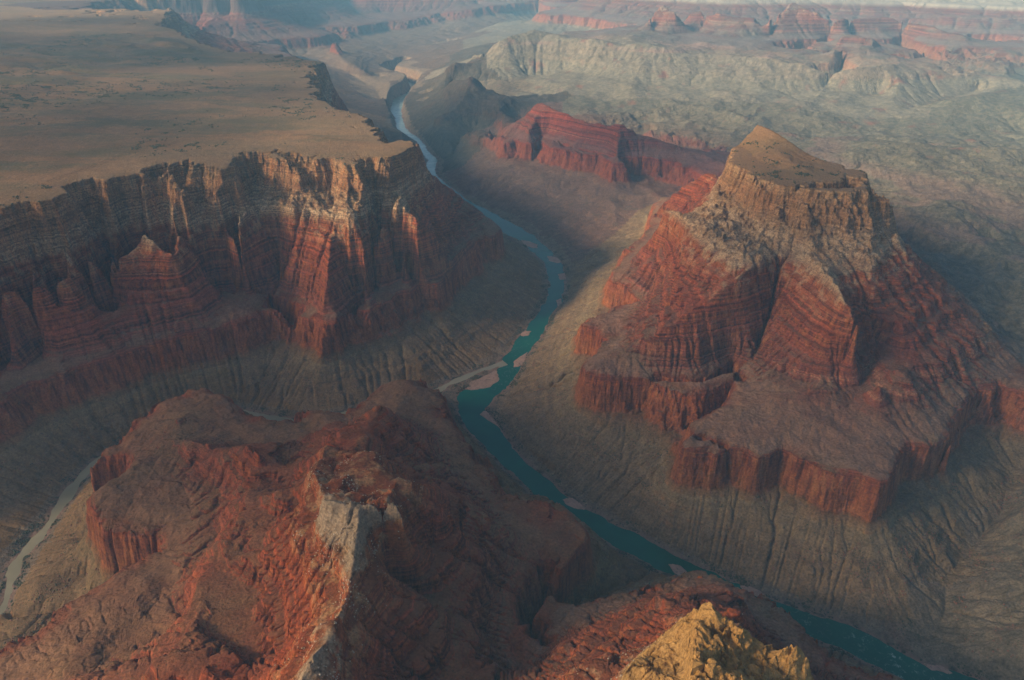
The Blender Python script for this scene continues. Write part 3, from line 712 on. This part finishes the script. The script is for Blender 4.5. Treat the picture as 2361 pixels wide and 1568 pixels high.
    # relief too fine for the sheet
    vr = g.n('ShaderNodeTexVoronoi'); vr.inputs['Scale'].default_value = 0.05; vr.inputs['Detail'].default_value = 3.0; g.l(pos, vr.inputs['Vector'])
    hgt = g.math('ADD', g.math('MULTIPLY', g.noise(pos, 0.06, 8, 0.68), 12.0), g.math('MULTIPLY', g.math('MULTIPLY', st, steep), 18.0))
    hgt = g.math('ADD', hgt, g.math('MULTIPLY', vr.outputs['Distance'], 3.0))
    hgt = g.math('ADD', hgt, g.math('MULTIPLY', bed, g.math('MULTIPLY', bedw, 5.0)))
    hgt = g.mix(topm, hgt, g.math('MULTIPLY', hgt, 0.35))
    bp = g.n('ShaderNodeBump'); bp.inputs['Strength'].default_value = bump; bp.inputs['Distance'].default_value = 1.0
    g.l(hgt, bp.inputs['Height']); g.l(bp.outputs[0], bs.inputs['Normal'])
    return m
def water_material(name, col, foam=True, rough=0.25):
    m, nt = newmat(name); g = NT(nt)
    out = g.n('ShaderNodeOutputMaterial'); bs = g.n('ShaderNodeBsdfPrincipled'); g.l(bs.outputs[0], out.inputs[0])
    bs.inputs['Roughness'].default_value = rough; bs.inputs['IOR'].default_value = 1.33
    geo = g.n('ShaderNodeNewGeometry'); pos = geo.outputs['Position']
    c = g.mix(g.maprange(g.noise(pos, 0.004, 4), 0.35, 0.65), col, tuple(v * 1.5 for v in col))
    if foam:
        ash = g.n('ShaderNodeAttribute', attribute_name='sheen_foam')
        c = g.mix(g.math('MULTIPLY', ash.outputs['Fac'], g.maprange(g.noise(pos, 0.012, 5, 0.65), 0.30, 0.62, 0.45, 1.0)), c, (.36, .45, .36))  # far reach paled: painted sky reflection together with its whitewater
        at = g.n('ShaderNodeAttribute', attribute_name='rapid')
        f = g.math('MULTIPLY', at.outputs['Fac'], g.maprange(g.noise(pos, 0.05, 6, 0.75, dist=1.0), 0.56, 0.70))
        c = g.mix(f, c, (.5, .6, .55))
    g.l(c, bs.inputs['Base Color'])
    bp = g.n('ShaderNodeBump'); bp.inputs['Strength'].default_value = 0.25; bp.inputs['Distance'].default_value = 1.0
    g.l(g.noise(pos, 0.12, 5, 0.7), bp.inputs['Height']); g.l(bp.outputs[0], bs.inputs['Normal'])
    return m
rock = rock_material()
ROCKS = {'near_crag': rock_material('ochre_rock', (1.1, 1.0, .82), (.43, .27, .095), 0.8, blkamt=0.5),
         'near_ridge': rock_material('rust_rock', (.98, .80, .54), (.30, .28, .27), 0.75, (770, 812), 260.0, blkamt=0.6, bump=0.6),
         'great_butte': rock_material('butte_rock', (1.08, 1.0, .84), (.33, .20, .105), 0.35),
         'red_butte': rock_material('deep_red_rock', (.85, .68, .72)),
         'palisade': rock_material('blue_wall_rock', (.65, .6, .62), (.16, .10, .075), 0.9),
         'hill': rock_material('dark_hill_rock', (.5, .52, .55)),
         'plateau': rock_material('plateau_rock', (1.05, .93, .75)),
         'far_slope': rock_material('haze_paled_rock', (1.15, 1.25, 1.3)),  # tint lightened and blued to paint in the brightness of distant haze
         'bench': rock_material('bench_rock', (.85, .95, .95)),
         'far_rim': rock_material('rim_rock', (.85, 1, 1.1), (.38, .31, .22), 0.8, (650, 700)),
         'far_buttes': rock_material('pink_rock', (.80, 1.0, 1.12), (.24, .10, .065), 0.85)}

# ------------------------------------------------------------------ linking helpers
col_ = bpy.context.scene.collection
def tag(o, kind, label):
    o['kind'] = kind; o['label'] = label
def link_mesh(name, verts, faces, mat, normals=None, attrs=None, smooth=True):
    me = bpy.data.meshes.new(name)
    me.vertices.add(len(verts)); me.vertices.foreach_set('co', np.ascontiguousarray(verts, np.float32).ravel())
    nf = len(faces); fl = faces.shape[1]
    me.loops.add(nf * fl); me.loops.foreach_set('vertex_index', np.ascontiguousarray(faces, np.int32).ravel())
    me.polygons.add(nf); me.polygons.foreach_set('loop_start', np.arange(0, nf * fl, fl, dtype=np.int32))
    me.update(calc_edges=True)
    if smooth: me.polygons.foreach_set('use_smooth', np.ones(nf, bool))
    for k, v in (attrs or {}).items():
        a = me.attributes.new(k, 'FLOAT', 'POINT'); a.data.foreach_set('value', np.ascontiguousarray(v, np.float32))
    if normals is not None: me.normals_split_custom_set_from_vertices(np.ascontiguousarray(normals, np.float32))
    me.materials.append(mat)
    o = bpy.data.objects.new(name, me); col_.objects.link(o)
    return o

NAMES = {
 'floor': ('canyon_floor', 'low banks and valley floor along the winding green river'),
 'plateau': ('plateau', 'wide flat plateau with a banded cliff wall on the left of the canyon'),
 'palisade': ('cliff_wall', 'blue hazy cliff wall behind the plateau at top left'),
 'hill': ('hill', 'dark cone shaped hills beside the far river bend'),
 'red_butte': ('red_butte', 'long deep red butte in the middle distance left of the tall tilted butte'),
 'great_butte': ('tall_butte', 'tall butte with tilted grey cap above red spurs right of the river'),
 'right_slope': ('canyon_slope', 'brown slope at the lower right edge beyond the side creek'),
 'bench': ('badlands', 'grey green rolling benches behind the tall butte'),
 'far_slope': ('mountain_slope', 'pale hazy mountain face rising beyond the red butte'),
 'far_buttes': ('distant_buttes', 'pink banded pointed buttes standing on the hazy mountain shoulder'),
 'far_rim': ('distant_rim', 'farthest sunlit rim wall at the top right'),
 'near_ridge': ('ridge', 'rust red ridge with a pale broken crest in the left foreground'),
 'near_crag': ('crag', 'yellow ochre crag on red ground at the bottom edge'),
}
nr_, nc_ = MZ.shape
vid = np.arange(nr_ * nc_, dtype=np.int32).reshape(nr_, nc_)
quads = np.stack([vid[:-1, :-1], vid[:-1, 1:], vid[1:, 1:], vid[1:, :-1]], -1).reshape(-1, 4)
flab = Mlab[:-1, :-1].reshape(-1)
V = co.reshape(-1, 3); Nf = NN.reshape(-1, 3)
layer = (MZ - lift(MX, MY)).reshape(-1); drain = Alog.reshape(-1); softv = Sf.reshape(-1)
shv = np.minimum(np.minimum(eR, eL), 900).reshape(-1)
for k, tg in enumerate(TAGS):
    q = quads[flab == k]
    if not len(q): continue
    used, inv = np.unique(q, return_inverse=True)
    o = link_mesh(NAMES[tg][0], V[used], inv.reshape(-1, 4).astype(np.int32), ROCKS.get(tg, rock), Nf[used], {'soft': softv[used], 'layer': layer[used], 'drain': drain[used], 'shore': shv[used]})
    tag(o, 'structure', NAMES[tg][1])
log('terrain objects')

# ------------------------------------------------------------------ water
def ribbon(name, C, Wv, z, mat, extra, label, attr=None):
    d = np.gradient(C, axis=0); d /= np.linalg.norm(d, axis=1, keepdims=True) + 1e-9
    n = np.c_[-d[:, 1], d[:, 0]]
    K = 9; t = np.linspace(-1, 1, K)
    v = C[:, None] + n[:, None] * (t[None, :, None] * (Wv + extra)[:, None, None])
    v = np.concatenate([v, np.full(v.shape[:2] + (1,), z)], -1)
    ids = np.arange(len(C) * K).reshape(len(C), K)
    q = np.stack([ids[:-1, :-1], ids[1:, :-1], ids[1:, 1:], ids[:-1, 1:]], -1).reshape(-1, 4)
    a = {}
    if attr is not None:
        a['rapid'] = np.repeat(attr, K); a['sheen_foam'] = np.repeat(0.85 * sstep(6600, 8200, np.hypot(C[:, 0], C[:, 1])), K)  # painted sheen and whitewater grow with distance
    o = link_mesh(name, v.reshape(-1, 3), q, mat, None, a, smooth=False)
    tag(o, 'structure', label); return o
rap = np.zeros(len(riv))
for (u, v, rad, amt) in ((1850,1420,90,.7),(2060,1520,160,1.0),(1150,860,150,.6),(1262,690,120,.3),(940,230,700,.5),(1200,800,120,.4)):
    x, y = ground(u, v, 0); rap = np.maximum(rap, 0.6 * amt * np.exp(-((riv[:, 0] - x) ** 2 + (riv[:, 1] - y) ** 2) / rad ** 2))
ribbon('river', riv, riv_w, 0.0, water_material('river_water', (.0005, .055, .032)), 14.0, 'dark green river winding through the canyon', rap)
ribbon('side_stream', lcr, lcr_w, 0.25, water_material('stream_water', (.16, .15, .10), foam=False, rough=0.3), 12.0, 'pale silty side stream joining the river from the left')

# sand bars: low domes of sand standing just out of the water
def sand_material():
    m, nt = newmat('river_sand'); g = NT(nt)
    out = g.n('ShaderNodeOutputMaterial'); bs = g.n('ShaderNodeBsdfPrincipled'); g.l(bs.outputs[0], out.inputs[0]); bs.inputs['Roughness'].default_value = 1.0
    pos = g.n('ShaderNodeNewGeometry').outputs['Position']
    c = g.mix(g.maprange(g.noise(pos, 0.03, 5, 0.7), 0.35, 0.68), (.31, .20, .145), (.20, .125, .09))
    c = g.mix(g.maprange(g.noise(pos, 0.09, 3, 0.7), 0.60, 0.66), c, (.07, .075, .045))
    g.l(c, bs.inputs['Base Color']); return m
sand = sand_material()
def sandbar(label, *uv):
    P = np.array([ground(u, v, 0) for u, v in uv]); Q = np.vstack([P, P[:1]])
    d = np.r_[0, np.cumsum(np.hypot(*np.diff(Q, axis=0).T))]; n = 90; t = np.linspace(0, d[-1], n, endpoint=False)
    B = np.c_[np.interp(t, d, Q[:, 0]), np.interp(t, d, Q[:, 1])]
    for k in range(3): B = (np.roll(B, 1, 0) + 2 * B + np.roll(B, -1, 0)) / 4
    c = B.mean(0); size = np.abs(B - c).max()
    B = c + (B - c) * (1 + 0.10 * fbm(B[:, 0], B[:, 1], max(size * 0.35, 8), 3, 61)[:, None])
    rings = np.array([1.06, 1.0, 0.94, 0.8, 0.6, 0.4, 0.2, 0.02])
    hz = np.array([-1.5, 0.1, 0.8, 1.4, 1.9, 2.1, 2.2, 2.2])
    v = np.array([[(*(c + (b - c) * q), h) for b in B] for q, h in zip(rings, hz)])
    v[2:, :, 2] += 0.35 * fbm(v[2:, :, 0], v[2:, :, 1], 18, 2, 62)
    ids = np.arange(len(rings) * n).reshape(len(rings), n); nx = np.roll(ids, -1, 1)
    q = np.stack([ids[:-1], nx[:-1], nx[1:], ids[1:]], -1).reshape(-1, 4)
    tag(link_mesh('sandbar', v.reshape(-1, 3), q, sand), 'structure', label)
sandbar('broad pale sandbar where the side stream meets the river', (1050,890),(1080,876),(1107,865),(1132,857),(1147,853),(1150,866),(1148,878),(1123,894),(1084,900),(1060,897))
sandbar('narrow sandbar in mid river above the bend', (1199,552),(1220,556),(1240,564),(1238,572),(1222,570),(1208,563))
sandbar('rounded sandbar on the right bank at the upper bend', (1262,590),(1280,592),(1298,602),(1285,607),(1266,602))
sandbar('small sandbar on the right bank of the wide reach', (1286,632),(1304,630),(1306,644),(1291,646))
sandbar('tiny sandbar on the right bank below the wide reach', (1282,692),(1294,688),(1296,708),(1286,706))
sandbar('little sandbar on the left bank of the narrow reach', (1198,768),(1212,762),(1224,764),(1218,774),(1202,776))
sandbar('sandbar on the right bank just above the stream mouth', (1184,832),(1200,822),(1216,812),(1210,836),(1196,846),(1184,846))
sandbar('pointed sandbar on the right bank below the stream mouth', (1106,956),(1122,944),(1138,958),(1160,980),(1172,1002),(1150,984),(1124,968))
sandbar('pale gravel bar at the foot of the butte slope', (1298,1152),(1318,1146),(1340,1160),(1352,1176),(1330,1174),(1306,1164))
sandbar('sandy spit on the left bank beside the near crag', (1540,1300),(1568,1304),(1594,1328),(1580,1338),(1556,1322))
sandbar('gravel fan on the right bank beyond the near crag', (1704,1350),(1740,1346),(1768,1364),(1778,1378),(1746,1376),(1716,1366))
sandbar('sandy flat with scrub at the lower right bank', (2072,1478),(2110,1480),(2150,1520),(2196,1552),(2150,1546),(2104,1514))

# scrub and loose stones, each kind as one mass of small lumps standing on the ground
ico_v = np.array([(0, 0, 1), (.9, 0, .45), (.28, .86, .45), (-.73, .53, .45), (-.73, -.53, .45), (.28, -.86, .45), (.7, .5, -.3), (-.27, .83, -.3), (-.87, 0, -.3), (-.27, -.83, -.3), (.7, -.5, -.3)], float)
ico_f = np.array([(0, 1, 2), (0, 2, 3), (0, 3, 4), (0, 4, 5), (0, 5, 1), (1, 6, 2), (2, 7, 3), (3, 8, 4), (4, 9, 5), (5, 10, 1), (6, 7, 2), (7, 8, 3), (8, 9, 4), (9, 10, 5), (10, 6, 1)])
def lumps(name, label, weight, count, smin, smax, mat, seed, squash=0.8, power=2.0):
    rng = np.random.default_rng(seed)
    w = (weight * MR * np.gradient(MR, axis=0)).ravel(); w = np.maximum(w, 0); cw_ = np.cumsum(w); 
    pick = np.searchsorted(cw_, rng.random(count) * cw_[-1])
    px = MX.ravel()[pick]; py = MY.ravel()[pick]; pz = MZ.ravel()[pick]
    sz = smin + (smax - smin) * rng.random(count) ** power
    a = rng.random(count) * 6.28; ca, sa = np.cos(a), np.sin(a)
    base = ico_v[None] * (1 + 0.35 * (rng.random((count, 11, 1)) - 0.5)) * sz[:, None, None]
    x = base[..., 0] * ca[:, None] - base[..., 1] * sa[:, None] + px[:, None]
    y = base[..., 0] * sa[:, None] + base[..., 1] * ca[:, None] + py[:, None]
    z = base[..., 2] * squash + pz[:, None] + 0.15 * sz[:, None]
    f = (ico_f[None] + (np.arange(count) * 11)[:, None, None]).reshape(-1, 3)
    tag(link_mesh(name, np.stack([x, y, z], -1).reshape(-1, 3), f, mat, smooth=False), 'stuff', label)
def plain(name, a, b, sc_):
    m, nt = newmat(name); g = NT(nt)
    out = g.n('ShaderNodeOutputMaterial'); bs = g.n('ShaderNodeBsdfPrincipled'); g.l(bs.outputs[0], out.inputs[0]); bs.inputs['Roughness'].default_value = 1.0
    pos = g.n('ShaderNodeNewGeometry').outputs['Position']
    g.l(g.mix(g.maprange(g.noise(pos, sc_, 4, 0.7), 0.35, 0.65), a, b), bs.inputs['Base Color']); return m
green = plain('scrub_leaves', (.030, .042, .020), (.060, .062, .032), 0.05)
slopeup = NN[..., 2]
clump = np.clip(fbm(MX, MY, 60, 4, 71) - 0.05, 0, 1)
inview = (np.abs(MA) < math.radians(50)).astype(np.float32)
lumps('riverside_scrub', 'dark green scrub lining the river and stream banks', inview * (np.minimum(eR, eL) > 5) * (np.minimum(eR, eL) < 42) * (MR < 8000) * (clump + 0.04), 9000, 1.2, 5.0, green, 5)
lumps('desert_scrub', 'scattered dark desert shrubs dotting slopes and plateau', inview * (slopeup > 0.72) * (MR < 6500) * (Sm < 330) * (clump ** 2 + 0.03) * (np.minimum(eR, eL) > 40), 16000, 1.0, 3.6, green, 6)
lumps('rim_scrub', 'small dark bushes scattered over the plateau near its rim', inview * (layer.reshape(MR.shape) > 1060) * (MR > 3000) * (MR < 11000) * (clump ** 2) * np.clip(fbm(MX, MY, 500, 3, 77), 0, 1), 14000, 2.5, 7.5, green, 7)
pale_st = plain('pale_stone', (.42, .34, .24), (.30, .22, .14), 0.05)
lumps('pale_rubble', 'pale broken stones strewn below the white crest of the near ridge', inview * (MR < 2600) * np.exp(-((layer.reshape(MR.shape) - 770) / 45) ** 2) * (slopeup < 0.86) * (clump + 0.1), 6000, 0.6, 3.0, pale_st, 8, power=4)
red_st = plain('rusty_stone', (.20, .09, .05), (.13, .06, .04), 0.05)
lumps('fallen_boulders', 'rusty boulders fallen on the slopes below the red cliffs', inview * (MR < 5000) * (slopeup > 0.6) * (Sm > 60) * (Sm < 335) * (clump + 0.05), 14000, 0.8, 4.5, red_st, 9, power=4)
log('scrub and stones')

# ------------------------------------------------------------------ air
def haze(density):
    v = [(x, y, z) for z in (-80.0, 2300.0) for y in (-1500.0, 31500.0) for x in (-25000.0, 25000.0)]
    f = np.array([(0, 2, 3, 1), (4, 5, 7, 6), (0, 1, 5, 4), (2, 6, 7, 3), (0, 4, 6, 2), (1, 3, 7, 5)])
    m, nt = newmat('haze_air'); g = NT(nt)
    out = g.n('ShaderNodeOutputMaterial'); pv = g.n('ShaderNodeVolumePrincipled')
    pv.inputs['Color'].default_value = (.33, .72, 1.0, 1); pv.inputs['Density'].default_value = density; pv.inputs['Anisotropy'].default_value = 0.0
    g.l(pv.outputs[0], out.inputs['Volume'])
    o = link_mesh('haze', np.array(v, float), f, m, smooth=False); tag(o, 'stuff', 'thin blue haze filling the canyon air')
HAZE = float(os.environ.get('HAZE', '0.000029'))
if HAZE > 0: haze(HAZE)

# ------------------------------------------------------------------ light, sky, camera
SUN_AZ, SUN_EL = math.radians(-108.0), math.radians(29.0)     # azimuth clockwise from the view direction
def shade_cloud_material():
    m, nt = newmat('shade_cloud_vapour'); g = NT(nt)
    out = g.n('ShaderNodeOutputMaterial'); df = g.n('ShaderNodeBsdfDiffuse'); df.inputs[0].default_value = (.85, .85, .87, 1)
    tl = g.n('ShaderNodeBsdfTranslucent'); tl.inputs[0].default_value = (.85, .85, .87, 1)
    ad = g.n('ShaderNodeMixShader'); g.l(df.outputs[0], ad.inputs[1]); g.l(tl.outputs[0], ad.inputs[2])
    tr = g.n('ShaderNodeBsdfTransparent'); mx = g.n('ShaderNodeMixShader')
    geo = g.n('ShaderNodeNewGeometry')
    n = g.noise(geo.outputs['Position'], 0.0006, 4, 0.6)
    g.l(g.maprange(n, 0.38, 0.60, 0.78, 0.10), mx.inputs[0])
    g.l(tr.outputs[0], mx.inputs[1]); g.l(ad.outputs[0], mx.inputs[2]); g.l(mx.outputs[0], out.inputs[0])
    return m
def shade_cloud(cx, cy, cz, rx, ry, rz, seed, mat):
    n, mm = 28, 56
    th = np.linspace(0, np.pi, n)[:, None]; ph = np.linspace(0, 2 * np.pi, mm, endpoint=False)[None]
    x = np.sin(th) * np.cos(ph); y = np.sin(th) * np.sin(ph); z = np.cos(th) + 0 * ph
    d = 1 + 0.22 * fbm(x * 3 + z * 2, y * 3 - z, 1.0, 3, seed)
    v = np.stack([cx + x * rx * d, cy + y * ry * d, cz + z * rz * np.where(z < 0, 0.4, 1.0) * d], -1).reshape(-1, 3)
    ids = np.arange(n * mm).reshape(n, mm); nx = np.roll(ids, -1, 1)
    q = np.stack([ids[:-1], ids[1:], nx[1:], nx[:-1]], -1).reshape(-1, 4)
    o = link_mesh('shade_cloud', v, q, mat); tag(o, 'stuff', 'one of several thin unseen clouds added to shade the canyon'); return o
if os.environ.get('CLOUD', '1') == '1':
    cm = shade_cloud_material()
    for (tx, ty, tz, rx, ry, sd_) in ((600, 1300, 500, 3800, 2100, 1), (-1400, 2700, 500, 1800, 1300, 2), (2600, 4300, 500, 1900, 1300, 4), (-3600, 4300, 1000, 2300, 1400, 3), (-5200, 8200, 1000, 4300, 2600, 7), (900, 6900, 500, 1900, 900, 5)):  # clouds added out of view, toward the sun, to shade the ground listed
        hh = 3300 - tz; q = hh / math.tan(SUN_EL)
        shade_cloud(tx + math.sin(SUN_AZ) * q, ty + math.cos(SUN_AZ) * q, 3300, rx, ry, 260, sd_, cm)
wd = bpy.data.worlds.new('World'); bpy.context.scene.world = wd; wd.use_nodes = True
nt = wd.node_tree
for n in list(nt.nodes): nt.nodes.remove(n)
wo = nt.nodes.new('ShaderNodeOutputWorld'); bg = nt.nodes.new('ShaderNodeBackground'); sk = nt.nodes.new('ShaderNodeTexSky')
sk.sky_type = 'NISHITA'; sk.sun_disc = False; sk.sun_elevation = SUN_EL; sk.sun_rotation = SUN_AZ
sk.altitude = 1500; sk.air_density = 0.6; sk.dust_density = 6.0; sk.ozone_density = 0.5
nt.links.new(sk.outputs[0], bg.inputs[0]); nt.links.new(bg.outputs[0], wo.inputs[0]); bg.inputs[1].default_value = 0.095
sl = bpy.data.lights.new('sun', 'SUN'); sl.energy = 5.0; sl.angle = math.radians(11.0); sl.color = (1.0, .75, .50)
so = bpy.data.objects.new('sun', sl); col_.objects.link(so)
from mathutils import Vector
sd = Vector((math.sin(SUN_AZ) * math.cos(SUN_EL), math.cos(SUN_AZ) * math.cos(SUN_EL), math.sin(SUN_EL)))
so.rotation_euler = (-sd).to_track_quat('-Z', 'Y').to_euler(); so.location = sd * 3000
cd = bpy.data.cameras.new('camera'); cam = bpy.data.objects.new('camera', cd); col_.objects.link(cam)
cam.location = (0, 0, CAM_H); cam.rotation_euler = (math.pi / 2 - PITCH, 0, 0)
cd.sensor_width = 36; cd.lens = 36 * FOC / W0; cd.clip_start = 1; cd.clip_end = 100000
sc = bpy.context.scene; sc.camera = cam
sc.view_settings.view_transform = 'Standard'; sc.view_settings.look = 'None'; sc.view_settings.gamma = 1
sc.view_settings.exposure = float(os.environ.get('EXPO', '1.15'))
sc.cycles.use_denoising = True
sc.cycles.max_bounces = 4; sc.cycles.diffuse_bounces = 2; sc.cycles.volume_bounces = 0
log('done')
